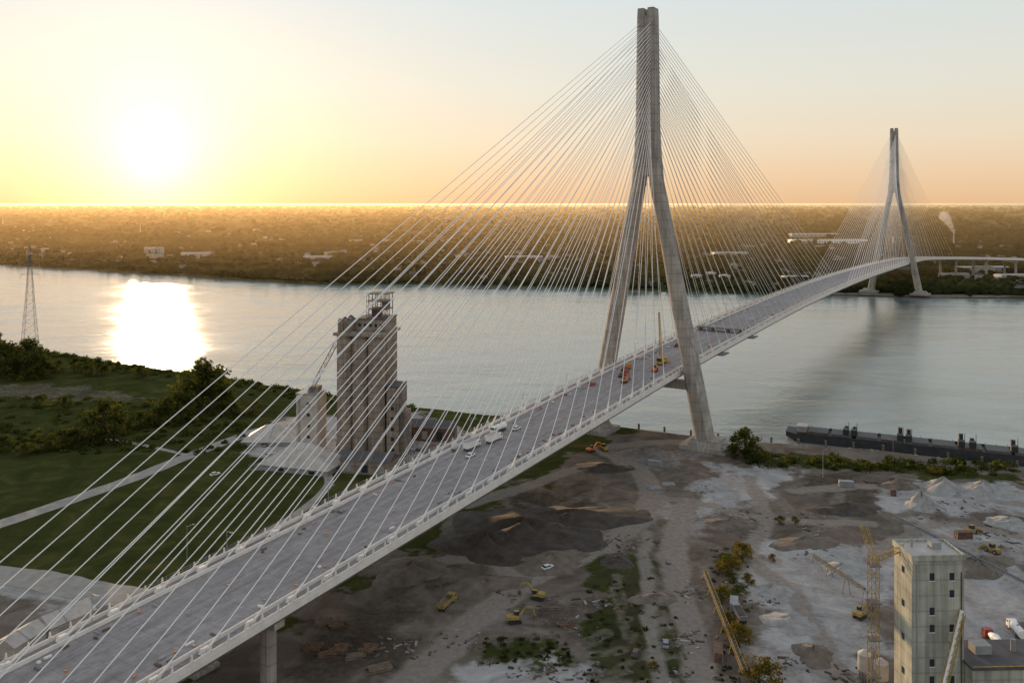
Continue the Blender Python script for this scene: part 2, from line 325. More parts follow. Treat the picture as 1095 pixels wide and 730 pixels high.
def deckmat():
    m=bpy.data.materials.new('deck_concrete'); nt,N,L=nodes(m)
    o=N.new('ShaderNodeOutputMaterial'); b=N.new('ShaderNodeBsdfPrincipled'); b.inputs['Roughness'].default_value=.85
    uv=N.new('ShaderNodeAttribute'); uv.attribute_name='ts'
    br=N.new('ShaderNodeTexBrick'); br.offset=0; br.inputs['Scale'].default_value=1; br.inputs['Brick Width'].default_value=5; br.inputs['Row Height'].default_value=7.4; br.inputs['Mortar Size'].default_value=.09
    br.inputs['Color1'].default_value=(.28,.245,.238,1);br.inputs['Color2'].default_value=(.305,.268,.26,1);br.inputs['Mortar'].default_value=(.23,.2,.198,1)
    L.new(uv.outputs['Vector'],br.inputs['Vector'])
    mp=N.new('ShaderNodeMapping');mp.inputs['Scale'].default_value=(.03,.55,1);L.new(uv.outputs['Vector'],mp.inputs[0])
    n=N.new('ShaderNodeTexNoise');n.inputs['Scale'].default_value=1;n.inputs['Detail'].default_value=8;n.inputs['Roughness'].default_value=.7;L.new(mp.outputs[0],n.inputs['Vector'])
    n2=N.new('ShaderNodeTexNoise');n2.inputs['Scale'].default_value=.35;n2.inputs['Detail'].default_value=9;n2.inputs['Roughness'].default_value=.75;L.new(uv.outputs['Vector'],n2.inputs['Vector'])
    def mul(a,f,lo,hi):
        r=N.new('ShaderNodeMapRange');r.inputs[1].default_value=.3;r.inputs[2].default_value=.7;r.inputs[3].default_value=lo;r.inputs[4].default_value=hi;L.new(f,r.inputs[0])
        x=N.new('ShaderNodeMixRGB');x.blend_type='MULTIPLY';x.inputs[0].default_value=1;L.new(a,x.inputs[1]);L.new(r.outputs[0],x.inputs[2]);return x.outputs[0]
    c=mul(br.outputs['Color'],n.outputs['Fac'],.62,1.28);c=mul(c,n2.outputs['Fac'],.7,1.25)
    L.new(c,b.inputs['Base Color']);L.new(b.outputs[0],o.inputs[0]);return m
M['deck']=deckmat()
o=sweep(-19,19,-.45,0,'deck','deck_slab')
at=o.data.attributes.new('ts','FLOAT_VECTOR','POINT'); arr=[]
for t in st:
    for s in(-19,19,19,-19): arr+=[t,s,0]
at.data.foreach_set('vector',arr)
m=MB()
for s in(-17.6,16.8): sweep(s,s+.8,-2.9,-.453,'steel','',mb=m)
for t in np.arange(T0,1300,5.0):
    p=fr(t,0,-1.35); m.box(p,(33.5,.5,1.75),'steel',rz=-az_at(t))
m.build('edge_girders_and_floor_beams',BR)
m=MB()
for s in(-15.3,14.9,-19.1,18.75): sweep(s,s+.38,.003,1.05,'parapet','',mb=m)
for s in(-19.25,19.0): sweep(s,s+.22,-1.3,-.02,'parapet','',mb=m)
# fin posts along the outer edges
for t in np.arange(T0,900,5.0):
    for s in(-18.9,18.95):
        p=fr(t+1.2,s,1.75); m.box(p,(.55,.5,1.4),'parapet',rz=-az_at(t),tap=.5)
m.build('parapets',BR)
m=MB()
for t in np.arange(T0,1000,2.5):
    for s in(-18.9,18.95):
        a=fr(t,s,1.06);c=fr(t,s,2.3); m.cyl(a,c,.05,'grey',n=4,caps=False)
for s in(-18.9,18.95):
    for h in (1.7,2.3):
        for i in range(0,len(st)-2,2):
            if st[i]<1000: m.cyl(fr(st[i],s,h),fr(st[i+2],s,h),.05,'grey',n=4,caps=False)
m.build('railings',BR)
def ring(c,w,d,z,ch=.18):
    hw,hd=w/2,d/2; k=min(w,d)*ch; pts=[(-hw+k,-hd),(hw-k,-hd),(hw,-hd+k),(hw,hd-k),(hw-k,hd),(-hw+k,hd),(-hw,hd-k),(-hw,-hd+k)]
    P=(DY,-DX);D=(DX,DY)
    return [(c[0]+a*P[0]+b_*D[0],c[1]+a*P[1]+b_*D[1],z) for a,b_ in pts]
def tower(t0,name):
    c=fr(t0); T=E(name); T.parent=BR
    def at_s(s): return (c[0]+DY*s,c[1]-DX*s)
    for sg,nm in((-1,'left_leg'),(1,'right_leg')):
        m=MB(); rs=[]
        for k in range(0,13):
            f=k/12; z=f*139; s=(32.0 if sg>0 else 30.5)*(1-f)+4.2*f; w=8.4*(1-f)+6.0*f; d=9.5*(1-f)+7.6*f
            rs.append(ring(at_s(sg*s),w,d,z))
        m.loft(rs,'conc')
        q=at_s(sg*32.5); m.box((q[0],q[1],1.2),(24,19,2.4),'conc',rz=math.atan2(-DX,DY)); m.box((q[0],q[1],3.8),(17,14,2.8),'conc',rz=math.atan2(-DX,DY),tap=.85)
        m.build(nm,T)
    m=MB()
    for sg in(-1,1):
        rs=[]
        for z,s,w in((133,5.1,5.9),(150,3.7,5.6),(165,3.1,5.0),(195,2.9,4.5),(222,2.8,4.1),(226,2.8,3.5)):
            rs.append(ring(at_s(sg*s),w,7.6 if z<200 else 7.0,z,.12))
        m.loft(rs,'conc')
    m.loft([ring(at_s(0),w,5.6,z,.02) for z,w in((138,5),(165,3),(222,3))],'conc')
    m.build('mast',T)
    m=MB(); zc=zdeck(t0)-6.5
    mid=at_s(0); m.box((mid[0],mid[1],zc),(44,5.5,4.0),'conc',rz=math.atan2(-DX,DY)); m.build('cross_beam',T)
    m=MB(); g=MB()
    for sd in(-1,1):
        for dirn,n,d0,d1 in((-1,28,20,372 if t0==0 else 300),(1,27,22,415)):
            if t0>0: dirn=-dirn
            for i in range(n):
                f=i/(n-1); zz=150+ (218-150)*(f**.8); off=d0+(d1-d0)*f
                q=fr(t0+dirn*off,sd*17.1,.2); h=at_s(sd*3.0); h=(h[0]+dirn*DX*3.2,h[1]+dirn*DY*3.2,zz)
                m.cyl(q,h,.14,'cable',n=5,caps=False)
                v=(Vector(h)-Vector(q)).normalized()
                q=Vector(q); g.cyl(q-v*.3,q+v*5.2,.42,'parapet',r2=.26,n=8)
                g.box((q.x,q.y,q.z+.5),(1.5,2.8,1.2),'parapet',rz=-az_at(t0+dirn*off),tap=.7)
    m.build('stay_cables',T); g.build('cable_anchorages',T)
tower(0,'pylon'); tower(853,'pylon')
m=MB()
def pier(t,w=13.5):
    for s in(-w,w):
        p=fr(t,s); m.loft([ring((p[0],p[1]),3.6,3.2,z) for z in(0,p[2]-4.6)],'conc')
        m.box((p[0],p[1],.6),(8,8,1.2),'conc',rz=-az_at(t))
    p=fr(t,0,-3.75); m.box(p,(2*w+8,3.4,1.7),'conc',rz=-az_at(t))
for t in(-272,-345,-430,1165,1240,1300,1360,1420,1480,1560,1640,1720,1800,1900,2000): pier(t)
m.build('piers',BR)
m=MB()
for t,s in((60,20.5),(118,20.5),(122,-20),(60,-20)):
    p=fr(t,s,-2.0); m.box(p,(4.5,11,.5),'steel',rz=-az_at(t)); p=fr(t,s,-.9)
    for a in(-4,0,4):
        q=fr(t+a,s+1.8*(1 if s>0 else -1),-2); m.cyl(q,(q[0],q[1],q[2]+2.4),.08,'grey',n=4)
for t in (118,):
    p=fr(t,0,2.3); m.box(p,(30,6,.8),'steel',rz=-az_at(t))
    for s in(-13,-5,5,13):
        p=fr(t,s,1.0); m.box(p,(.8,5,2.0),'steel',rz=-az_at(t))
m.build('formwork_traveller',BR)
# ---------------------------------------------------------------- vehicles
def wheels(mb,xs_,y,r,w=.3):
    for x in xs_:
        for sg in(-1,1):
            mb.cyl((x,sg*y-w/2,r),(x,sg*y+w/2,r),r,'rub',n=12); mb.cyl((x,sg*y-w/2-.02,r),(x,sg*y+w/2+.02,r),r*.5,'grey',n=8)
def car(loc,rz,colr,name='parked_car'):
    e=E(name,loc,rz); m=MB()
    m.ext([(-2.2,.35),(2.2,.35),(2.28,.7),(2.1,.9),(1.0,1.0),(-2.1,1.02),(-2.28,.8)],-.88,.88,colr)
    m.loft([[( -1.95,-.84,1.0),(1.05,-.84,1.0),(1.05,.84,1.0),(-1.95,.84,1.0)],[(-1.5,-.68,1.5),(.4,-.68,1.5),(.4,.68,1.5),(-1.5,.68,1.5)]],'glass')
    m.box((-.55,0,1.53),(1.95,1.4,.06),colr); m.build('body',e); w=MB(); wheels(w,(-1.4,1.4),.82,.34,.22); w.build('wheels',e); return e
def truck(loc,rz,colr,kind='box',name='box_truck'):
    e=E(name,loc,rz); m=MB()
    m.ext([(2.4,.6),(4.6,.6),(4.65,1.5),(4.4,1.7),(4.15,2.75),(2.4,2.8)],-1.15,1.15,colr)
    m.ext([(4.46,1.75),(4.48,1.76),(4.24,2.6),(4.2,2.6)],-1.0,1.0,'glass'); m.box((3.6,0,2.2),(.8,2.34,.6),'glass')
    m.build('cab',e); c=MB(); c.box((-.9,0,.75),(7,1.0,.3),'black')
    if kind=='box': c.box((-1.1,0,2.15),(6.6,2.4,2.4),'white'); c.box((-1.1,0,3.38),(6.7,2.46,.06),'grey')
    if kind=='tank':
        c.cyl((-4.4,0,2.0),(2,0,2.0),1.15,'white',n=16); 
        for x in(-3,-1,1): c.box((x,0,1.0),(.3,1.8,.5),'grey')
        c.cyl((-1,0,3.1),(-1,0,3.4),.35,'grey',n=10)
    if kind=='dump': c.loft([[(-4.3,-1.0,1.1),(2,-1.0,1.1),(2,1.0,1.1),(-4.3,1.0,1.1)],[(-4.8,-1.25,2.6),(2.2,-1.25,2.6),(2.2,1.25,2.6),(-4.8,1.25,2.6)]],colr); c.box((-1.3,0,2.63),(6.4,2.2,.1),'soil')
    if kind=='mixer':
        c.cyl((-3.8,0,2.7),(-1.5,0,2.3),.7,'white',r2=1.25,n=14);c.cyl((-1.5,0,2.3),(1.6,0,1.9),1.25,'white',r2=.7,n=14); c.box((-4,0,1.6),(.8,1.2,1.2),colr)
    if kind=='flat': c.box((-1.1,0,1.05),(6.8,2.4,.15),'timber'); c.box((-1.8,0,1.6),(3,1.6,.9),'rust')
    c.build('cargo_body',e); w=MB(); wheels(w,(3.5,-2.2,-3.4),1.0,.5,.35); w.build('wheels',e); return e
def excavator(loc,rz,k='yellow',s=1.0,name='excavator'):
    e=E(name,loc,rz,s); m=MB()
    for y in(-1.1,1.1): m.ext([(-2,.3),(-1.7,0.02),(1.7,0.02),(2,.3),(2,.7),(1.7,.95),(-1.7,.95),(-2,.7)],y-.3,y+.3,'black')
    m.build('tracks',e); m=MB(); m.cyl((0,0,.9),(0,0,1.2),.8,'black',n=12); m.ext([(-2.4,1.2),(1.3,1.2),(1.3,1.7),(-.4,2.2),(-2.4,2.1)],-1.25,1.25,k)
    m.box((.75,.7,2.25),(1.4,1.0,1.5),'glass'); m.box((.75,.7,3.03),(1.5,1.1,.08),k)
    m.build('house',e); m=MB()
    a=Vector((1.2,-.3,1.6));b_=Vector((3.4,-.3,4.4));c=Vector((5.6,-.3,3.9));d=Vector((6.3,-.3,1.5))
    m.cyl(a,b_,.3,k,r2=.34,n=4);m.cyl(b_,c,.34,k,r2=.26,n=4);m.cyl(c,d,.26,k,r2=.18,n=4)
    m.cyl((1.5,-.3,1.4),(3,-.3,3.4),.1,'grey',n=6); m.cyl((3.6,-.3,4.7),(5.2,-.3,4.5),.09,'grey',n=6)
    m.ext([(6.0,1.5),(6.6,1.6),(6.5,.7),(5.7,.5),(5.4,.9)],-.9,.3,'rust'); m.build('boom_and_bucket',e); return e
def loader(loc,rz,k='orange'):
    e=E('wheel_loader',loc,rz); m=MB(); m.ext([(-3.2,.8),(1,.8),(1.4,1.4),(.2,1.9),(-3.1,2.0)],-1.1,1.1,k); m.box((-.4,0,2.5),(1.5,1.5,1.5),'glass'); m.box((-.4,0,3.28),(1.7,1.7,.1),k); m.build('body',e)
    m=MB(); 
    for y in(-.7,.7): m.cyl((1,y,1.5),(3.4,y,.9),.18,k,n=4)
    m.ext([(3.3,.2),(4.4,.1),(4.6,.25),(3.6,.6),(3.5,1.5),(3.2,1.4)],-1.4,1.4,k); m.build('bucket',e); w=MB(); wheels(w,(-2.2,1.2),1.1,.8,.5); w.build('wheels',e)
def crane(loc,rz,boom,k='orange',el=80,name='mobile_crane'):
    e=E(name,loc,rz); m=MB(); m.box((0,0,1.3),(9,2.6,.9),k); m.box((4.6,0,1.9),(1.8,2.5,1.9),k); m.box((5.2,0,2.3),(.7,2.3,.8),'glass'); m.cyl((-1,0,1.7),(-1,0,2.1),1.1,'black',n=12)
    m.box((-1.8,0,2.9),(4,2.4,1.6),k); m.box((.6,.9,2.9),(1.4,.9,1.6),'glass'); m.box((-4.0,0,2.8),(1.2,2.5,1.5),'black'); m.build('carrier',e)
    m=MB(); 
    for x in(-3.5,4):
        m.box((x,0,.6),(.4,6.4,.3),k)
        for y in(-3.2,3.2): m.cyl((x,y,0),(x,y,.7),.3,'grey',n=8)
    wheels(m,(-3,-1.6,1.6,3.2),1.1,.6,.4); m.build('wheels_and_outriggers',e)
    m=MB(); a=math.radians(el); p=Vector((-1,0,3.4)); q=p+Vector((math.cos(a),0,math.sin(a)))*boom
    m.lattice(p,q,1.1,max(6,int(boom/2)),.11,k,w2=.6); m.cyl(q,(q.x+.6,q.y,6.5),.05,'black',n=4); m.box((q.x+.6,0,6.2),(.5,.5,.8),'red'); m.cyl(p+Vector((-2.5,0,1)),q,.05,'black',n=4)
    m.build('lattice_boom',e); return e
BRZ=math.pi/2-math.radians(31.93)
def ondeck(t,s): return fr(t,s,.003)
crane(ondeck(12,3),BRZ,25,'yellow',97)
truck(ondeck(-150,-9),BRZ,'white','box');truck(ondeck(-139,-6),BRZ,'white','box');truck(ondeck(-128,-11),BRZ+3.1,'white','tank','tanker_truck')
car(ondeck(-158,-4),BRZ,'white','pickup_car');car(ondeck(-143,-12.5),BRZ,'grey','pickup_car');car(ondeck(-122,-6),BRZ,'white','pickup_car')
truck(ondeck(-10,-8),BRZ,'orange','flat','flatbed_truck');truck(ondeck(-22,-4),BRZ,'red','flat','flatbed_truck');excavator(ondeck(-34,2),BRZ,'orange',.9);car(ondeck(-45,-10),BRZ,'red')
loader(ondeck(-5,6),BRZ+.3);truck(ondeck(60,-6),BRZ,'white','flat','flatbed_truck');car(ondeck(170,5),BRZ,'white');car(ondeck(240,-5),BRZ,'white')
m=MB()
for i in range(75):
    t=-320+i*6+random.uniform(-2,2); s=random.choice([-12.5,-4,4,11.5])+random.uniform(-.6,.6)
    if random.random()<.55:
        p=fr(t,s,.003); m.cyl(p,(p[0],p[1],p[2]+.5),.28,'orange',r2=.25,n=8);m.cyl((p[0],p[1],p[2]+.5),(p[0],p[1],p[2]+.7),.25,'white',r2=.22,n=8);m.cyl((p[0],p[1],p[2]+.7),(p[0],p[1],p[2]+1.1),.22,'orange',r2=.2,n=8)
m.build('traffic_barrels')
m=MB()
for i in range(170):
    t=random.uniform(-330,230); s=random.choice([-1,1])*random.uniform(10,14.2); p=fr(t,s,.003)
    m.box((p[0],p[1],p[2]+.2),(random.uniform(.4,2.4),random.uniform(.3,.9),.4),random.choice(['timber','grey','rust','steel','grey','parapet']),rz=BRZ+random.choice([0,1.57]))
m.build('deck_material_stacks')
m=MB()
for t in range(-300,420,40):
    p=fr(t,-16.3,.05); m.cyl(p,(p[0],p[1],p[2]+8),.09,'grey',n=6); q=fr(t,-14.2,8.1); m.cyl((p[0],p[1],p[2]+8),q,.07,'grey',n=5); m.box(q,(.9,.35,.15),'grey')
m.build('deck_lamp_posts',BR)
# ---------------------------------------------------------------- silos
SZ=math.radians(-12)
e=E('cement_silo_plant',G(393,482),SZ); m=MB()
R=4.2
for i in range(3):
    for j in range(3):
        m.cyl(((i-1)*8.1,(j-1)*8.6,0),((i-1)*8.1,(j-1)*8.6,59),R,'silo',n=24)
m.box((0,0,29.4),(18.4,18.9,59.2),'silo'); m.build('silo_cluster',e)
m=MB(); m.box((0,0,59.9),(25.4,26.4,1.4),'silo'); m.box((4,2,63.6),(15,17,6),'silo'); m.box((4,2,66.9),(15.8,17.8,.5),'roofd')
for x,y in((-10,-10),(-10,-4.5),(-6,-10),(-10,3),(-6,-4)): m.cyl((x,y,60.6),(x,y,66.5),1.5,'silo',n=12); m.cyl((x,y,66.5),(x,y,67.4),1.5,'roofd',r2=.4,n=12)
for z in(71,75): m.box((5.5,4,z),(10,10,.4),'steel')
for x in(1,5.5,10):
    for y in(-.7,4,8.7): m.cyl((x,y,67.2),(x,y,78.5),.22,'steel',n=4)
m.lattice((5.5,-1,67.2),(5.5,-1,78.5),8,4,.12,'steel')
m.box((5.5,4,78.7),(10.8,10.8,.4),'roofd'); m.box((4,3,69.5),(4,5,4),'rust'); m.box((8,5,73),(3,4,3),'silo')
for k in range(5): m.box((-1.5+k*2.8,-6.56,63.8),(1.3,.12,1.5),'glass')
m.build('headhouse',e)
m=MB(); m.box((16.2,-2,17),(6,13,34),'silo'); m.box((16.2,-2,34.4),(6.6,13.6,.7),'roofd'); m.box((20.6,-2,11),(2.8,9,22),'silo')
for k in range(6): m.box((16.2,-8.55,4+k*5),(1.6,.12,1.6),'glass')
m.build('elevator_tower',e)
m=MB(); m.lattice((-27,-12,28),(-12,-8,57),1.8,14,.13,'steel'); m.lattice((27,-10,3),(18,-6,33),1.8,14,.13,'steel'); m.build('conveyor_gallery',e)
e=E('batching_tower',G(333,484),SZ); m=MB(); m.box((0,0,15),(11,11,30),'roof'); m.box((0,0,30.3),(11.6,11.6,.7),'grey'); m.box((2,0,32.1),(5,5,2.8),'silo'); 
for k in range(5):
    m.box((-5.55,2,4+k*5.4),(.1,1.6,1.4),'glass'); m.box((1,-5.55,4+k*5.4),(1.6,.1,1.4),'glass')
m.box((-3.9,-5.7,14),(.8,.3,28),'grey'); m.box((0,-5.56,24),(10.8,.1,.4),'grey')
m.build('walls',e)
def shed(name,loc,rz,L_,W,h,rh,wall='grey',roof='roof',hip=0):
    e=E(name,loc,rz); m=MB(); m.box((0,0,h/2),(L_,W,h),wall); 
    for k in range(int(L_/8)): m.box((-L_/2+4+k*8,-W/2-.05,h*.45),(3,.1,h*.6),'glass' if k%2 else 'grey')
    m.build('walls',e); m=MB(); a=L_/2+.5;b_=W/2+.5;r=a-hip
    m.add([(-a,-b_,h+.01),(a,-b_,h+.01),(a,b_,h+.01),(-a,b_,h+.01),(-r,0,h+rh),(r,0,h+rh)],[(0,1,5,4),(2,3,4,5),(1,2,5),(3,0,4),(3,2,1,0)],roof)
    for k in range(1,int(L_/5)): 
        x=-a+k*5
        if abs(x)<r: m.cyl((x,-b_,h+.05),(x,0,h+rh+.05),.12,'grey',n=4); m.cyl((x,b_,h+.05),(x,0,h+rh+.05),.12,'grey',n=4)
    m.build('roof',e)
shed('storage_shed',G(325,499),SZ-.1,36,20,2.5,9,hip=14)
shed('storage_shed',G(292,472),SZ+.2,28,17,2,7,hip=11)
shed('warehouse',G(395,503),SZ,24,12,6,3,wall='silo',roof='roofd')
shed('workshop',G(452,468),SZ,34,12,7,3,wall='rust',roof='roofd')
shed('white_shed',G(70,672),BRZ,13,8,4,2.5,wall='roof',roof='roof')
shed('white_shed',G(22,695),BRZ+.3,11,7,4,2,wall='roof',roof='roof')
m=MB()
for i in range(60):
    x,y,_=G(random.uniform(270,520),random.uniform(462,505)); s=random.uniform(.6,2)
    m.box((x,y,s*.4),(s*random.uniform(1,3),s,s*.8),random.choice(['rust','grey','steel','timber','roof','silo']),rz=random.uniform(0,3))
m.build('yard_materials')
# ---------------------------------------------------------------- transmission pylon
def pyl(loc,h):
    e=E('transmission_pylon',loc,.3); m=MB(); n=14
    def c(j,i):
        t=j/n; w=(11*(1-t)**1.3+1.4)/2; sx,sy=((-1,-1),(1,-1),(1,1),(-1,1))[i%4]; return (sx*w,sy*w,h*t)
    for j in range(n):
        for i in range(4):
            m.cyl(c(j,i),c(j+1,i),.16,'steel',n=4,caps=False); m.cyl(c(j,i),c(j+1,i+1),.08,'steel',n=3,caps=False); m.cyl(c(j,i+1),c(j+1,i),.08,'steel',n=3,caps=False); m.cyl(c(j,i),c(j,i+1),.08,'steel',n=3,caps=False)
    for z in(.74,.84,.94):
        for sg in(-1,1): m.cyl((0,0,h*z+2),(sg*7,0,h*z),.14,'steel',n=4); m.cyl((0,0,h*z),(sg*7,0,h*z),.14,'steel',n=4); m.cyl((sg*7,0,h*z),(sg*7,0,h*z-3),.12,'grey',n=5)
    m.build('lattice_mast',e)
pyl(G(32,378),88)
# ---------------------------------------------------------------- bottom-right building
def tower_building():
    e=E('plant_building',(99.2,205,0),math.radians(2)); m=MB(); m.box((0,0,20.5),(12.2,9,41),'tan'); 
    m.build('walls',e); m=MB(); m.box((0,0,41.15),(12.8,9.8,.6),'tan'); 
    for d,s in(((0,-4.75,41.8),(12.8,.3,.7)),((0,4.75,41.8),(12.8,.3,.7)),((-6.25,0,41.8),(.3,9.1,.7)),((6.25,0,41.8),(.3,9.1,.7))): m.box(d,s,'tan')
    m.box((0,0,41.5),(12.1,9.1,.06),'roof')
    m.box((2,1,42.3),(2.4,2,1.5),'grey'); m.cyl((-3,2,41.5),(-3,2,43.6),.25,'grey',n=8); m.build('roof',e)
    m=MB()
    for k in range(9):
        for x in(-1.5,3.2):
            if (k+int(x))%3: m.box((x,-4.53,5+k*4),(1.1,.1,1.7),'glass'); m.box((x,-4.56,4.0+k*4),(1.4,.2,.15),'parapet')
        if k%2==0: m.box((-6.13,0,5+k*4),(.1,1.2,1.5),'glass')
    m.box((-5.2,-4.6,20),(.25,.25,40),'grey'); m.cyl((5.4,-4.7,2),(5.4,-4.7,38),.15,'rust',n=6)
    m.build('windows',e)
    m=MB(); m.box((16.2,-2,8.5),(20,12,17),'tan'); m.box((16.2,-2,17.3),(20.6,12.6,.6),'roofd'); m.box((12,-1,18.6),(4,3,2.0),'grey');m.cyl((20,-1,17.6),(20,-1,20.4),.6,'grey',n=12); m.cyl((6.3,-8.1,17.75),(26,-8.1,17.75),.14,'dullyel',n=5)
    for k in range(4): m.box((9+k*4,-8.06,13),(1.6,.1,1.8),'glass')
    m.build('annex',e)
    m=MB(); m.lattice((-7,-14,4),(5,-5.6,29),1.2,16,.1,'dullyel'); m.cyl((-7,-14,4.6),(5,-5.6,29.6),.4,'parapet',n=8); m.build('inclined_conveyor',e)
    m=MB(); m.lattice((-11,5,0),(-11,5,38),2.0,16,.1,'dullyel'); m.lattice((-11,5,37),(-5,1,41.9),1.1,5,.08,'dullyel'); m.lattice((-11,5,38),(-12.5,7,45),1.3,4,.08,'dullyel')
    for z in(9,18,27,36): m.box((-11,5,z),(3,3,.15),'steel')
    m.build('stair_tower',e)
tower_building()
def silo(loc,r,h,k='white'):
    e=E('storage_silo',loc); m=MB(); m.cyl((0,0,3),(0,0,h),r,k,n=20); m.cyl((0,0,h),(0,0,h+r*.6),r,k,r2=r*.2,n=20); m.cyl((0,0,3),(0,0,1),r,k,r2=r*.3,n=20)
    for a in range(4): x,y=r*.8*math.cos(a*1.57+.7),r*.8*math.sin(a*1.57+.7); m.cyl((x,y,0),(x,y,3.2),.2,'steel',n=5)
    m.build('shell',e)
silo(G(925,727),1.8,7,'roof');silo(G(942,737),1.8,7,'roof')
def gantry(a,b_,h0,h1,w=2.2,k='yellow'):
    e=E('belt_conveyor'); m=MB(); a=Vector(a);b_=Vector(b_); p=a+Vector((0,0,h0)); q=b_+Vector((0,0,h1)); n=int((q-p).length/2.0)
    m.lattice(p,q,w,n,.08,k); m.cyl(p+Vector((0,0,.2)),q+Vector((0,0,.2)),w*.3,'black',n=4); m.build('truss',e); m=MB()
    for j in range(0,n+1,6):
        c=p.lerp(q,j/n)
        for sg in(-1,1): m.cyl((c.x+sg*1.3,c.y,0),(c.x+sg*.5,c.y,c.z-.5),.12,k,n=4)
    m.build('trestles',e)
gantry(G(754,618),G(797,735),2,4,1.2,'dullyel')
gantry(G(957,560),G(1110,640),3,3,.9,'grey')
gantry(G(870,600),G(925,655),2,7,1.0,'steel')
# ---------------------------------------------------------------- heaps
def heap(name,loc,r,h,k,asp=1.0,seed=0):
    n=40; rr=12; rg=np.random.default_rng(seed); ph=rg.uniform(0,6.28,8); vs=[];fs=[]
    for j in range(rr+1):
        f=j/rr
        for i in range(n):
            a=2*math.pi*i/n; R=r*f*(1+.2*math.sin(2*a+ph[0])+.12*math.sin(3*a+ph[1])+.05*math.sin(9*a+ph[2]))
            z=h*(1-f)**1.2*(1+.2*math.sin(3*a+ph[3]+f*5))+ (rg.normal()*.035*h if 0<f<.95 else 0)
            if f==1: z=-.1
            vs.append((R*math.cos(a)*asp,R*math.sin(a),z))
    for j in range(rr):
        for i in range(n): fs.append((j*n+i,(j+1)*n+i,(j+1)*n+(i+1)%n,j*n+(i+1)%n))
    m=MB(); m.add(vs,fs,k); m.build(name,loc=loc,smooth=True,rz=rg.uniform(0,.5))
for i,(u,v,r,h,k,a,nm) in enumerate([(560,572,24,6,'soil',1.3,'soil_mound'),(520,585,15,5,'soil',1.2,'soil_mound'),(610,555,18,3.5,'soil',1.5,'soil_mound'),(985,540,7,5.5,'gravel',1,'gravel_pile'),(1008,522,8,4.5,'gravel',1.4,'gravel_pile'),(1052,526,10,4.5,'gravel',1.5,'gravel_pile'),(960,520,6,3,'soil2',1.5,'soil_mound'),(845,665,7,2,'gravel',1.2,'gravel_pile'),(825,632,6,2.2,'gravel',1.1,'gravel_pile'),(870,700,6,2.5,'soil2',1.1,'soil_mound'),(1050,605,8,3,'soil2',1.8,'soil_mound'),(740,510,6,2,'soil2',1.4,'soil_mound'),(905,545,9,2.6,'soil',1.5,'soil_mound'),(660,600,6,1.6,'soil',1.2,'soil_mound'),(440,610,10,3,'soil2',1.5,'soil_mound'),(1080,560,8,2.5,'gravel',1.2,'gravel_pile'),(645,500,9,2,'soil',1.6,'soil_mound'),(590,598,10,2.2,'soil2',1.7,'soil_mound'),(860,580,8,2,'soil2',1.5,'soil_mound'),(700,640,5,1.5,'soil2',1.5,'soil_mound'),(520,625,8,2,'soil2',1.6,'soil_mound'),(900,610,6,2.5,'gravel',1.3,'gravel_pile'),(780,560,6,1.8,'soil2',1.5,'soil_mound')]):
    heap(nm,G(u,v),r,h,k,a,i)
m=MB()
cl=[(random.uniform(330,1095),random.uniform(495,725)) for _ in range(42)]
for i in range(950):
    c=random.choice(cl); u=c[0]+random.gauss(0,16);v=c[1]+random.gauss(0,6); 
    if v<486: continue
    x,y,_=G(u,v)
    if (x-71.6)*.849-(y-453)*.529<12 and random.random()<.8: continue
    k=random.choice(['timber','rust','soil2','soil','grey','soil2','rust','soil','gravel','steel']); s=random.uniform(.2,.7)
    m.box((x,y,s*.25),(s*random.uniform(.8,5),s,s*.6),k,rz=random.uniform(0,3))
m.build('construction_rubble')
def stack(name,loc,rz,n,L_,r,k):
    m=MB(); 
    for row in range(2):
        for i in range(n-row): 
            j=random.uniform(-.5,.5); m.cyl((-L_/2+j,(i-(n-row)/2)*2.6*r,r+row*1.75*r),(L_/2+j,(i-(n-row)/2)*2.6*r+random.uniform(-.2,.2),r+row*1.75*r),r,k,n=8)
    m.build(name,loc=loc,rz=rz)
for u,v,k,nm in[(335,692,'rust','pipe_stack'),(350,700,'rust','pipe_stack'),(365,694,'rust','pipe_stack'),(380,702,'timber','timber_stack'),(395,694,'rust','pipe_stack'),(405,715,'timber','timber_stack'),(345,665,'timber','timber_stack'),(360,668,'rust','pipe_stack'),(590,650,'timber','timber_stack'),(605,668,'rust','pipe_stack'),(700,522,'grey','pipe_stack'),(640,545,'timber','timber_stack'),(715,518,'grey','pipe_stack'),(930,515,'timber','timber_stack'),(945,518,'timber','timber_stack'),(960,521,'rust','pipe_stack')]:
    stack(nm,G(u,v),random.uniform(-.4,.4),random.randint(5,9),random.uniform(4,8),.22,k)
def container(u,v,rz,k):
    e=E('shipping_container',G(u,v),rz); m=MB(); m.box((0,0,1.35),(6.1,2.44,2.5),k)
    for i in range(20):
        for sg in(-1,1): m.box((-2.85+i*.3,sg*1.25,1.35),(.12,.06,2.3),k)
    for x in(-3,3):
        for y in(-1.18,1.18): m.box((x,y,1.35),(.16,.16,2.7),'grey')
    m.build('body',e)
for q in[(785,650,1.3,'grey'),(768,702,1.35,'rust'),(905,520,-.2,'grey'),(1030,575,.1,'rust'),(700,498,-.4,'grey'),(955,528,1.2,'rust')]: container(*q)
car(G(586,608),.6,'white');car(G(712,690),1.4,'grey');car(G(680,700),1.2,'rust')
truck(G(1062,688),1.5,'red','mixer','concrete_mixer_truck');truck(G(1087,678),1.4,'white','tank','tanker_truck');truck(G(790,660),1.6,'grey','dump','dump_truck')
truck(G(478,648),1.2,'dullyel','dump','dump_truck')
excavator(G(550,665),.2,'dullyel');excavator(G(575,640),2.8,'dullyel');excavator(G(632,483),.5,'orange');loader(G(645,481),2,'yellow')
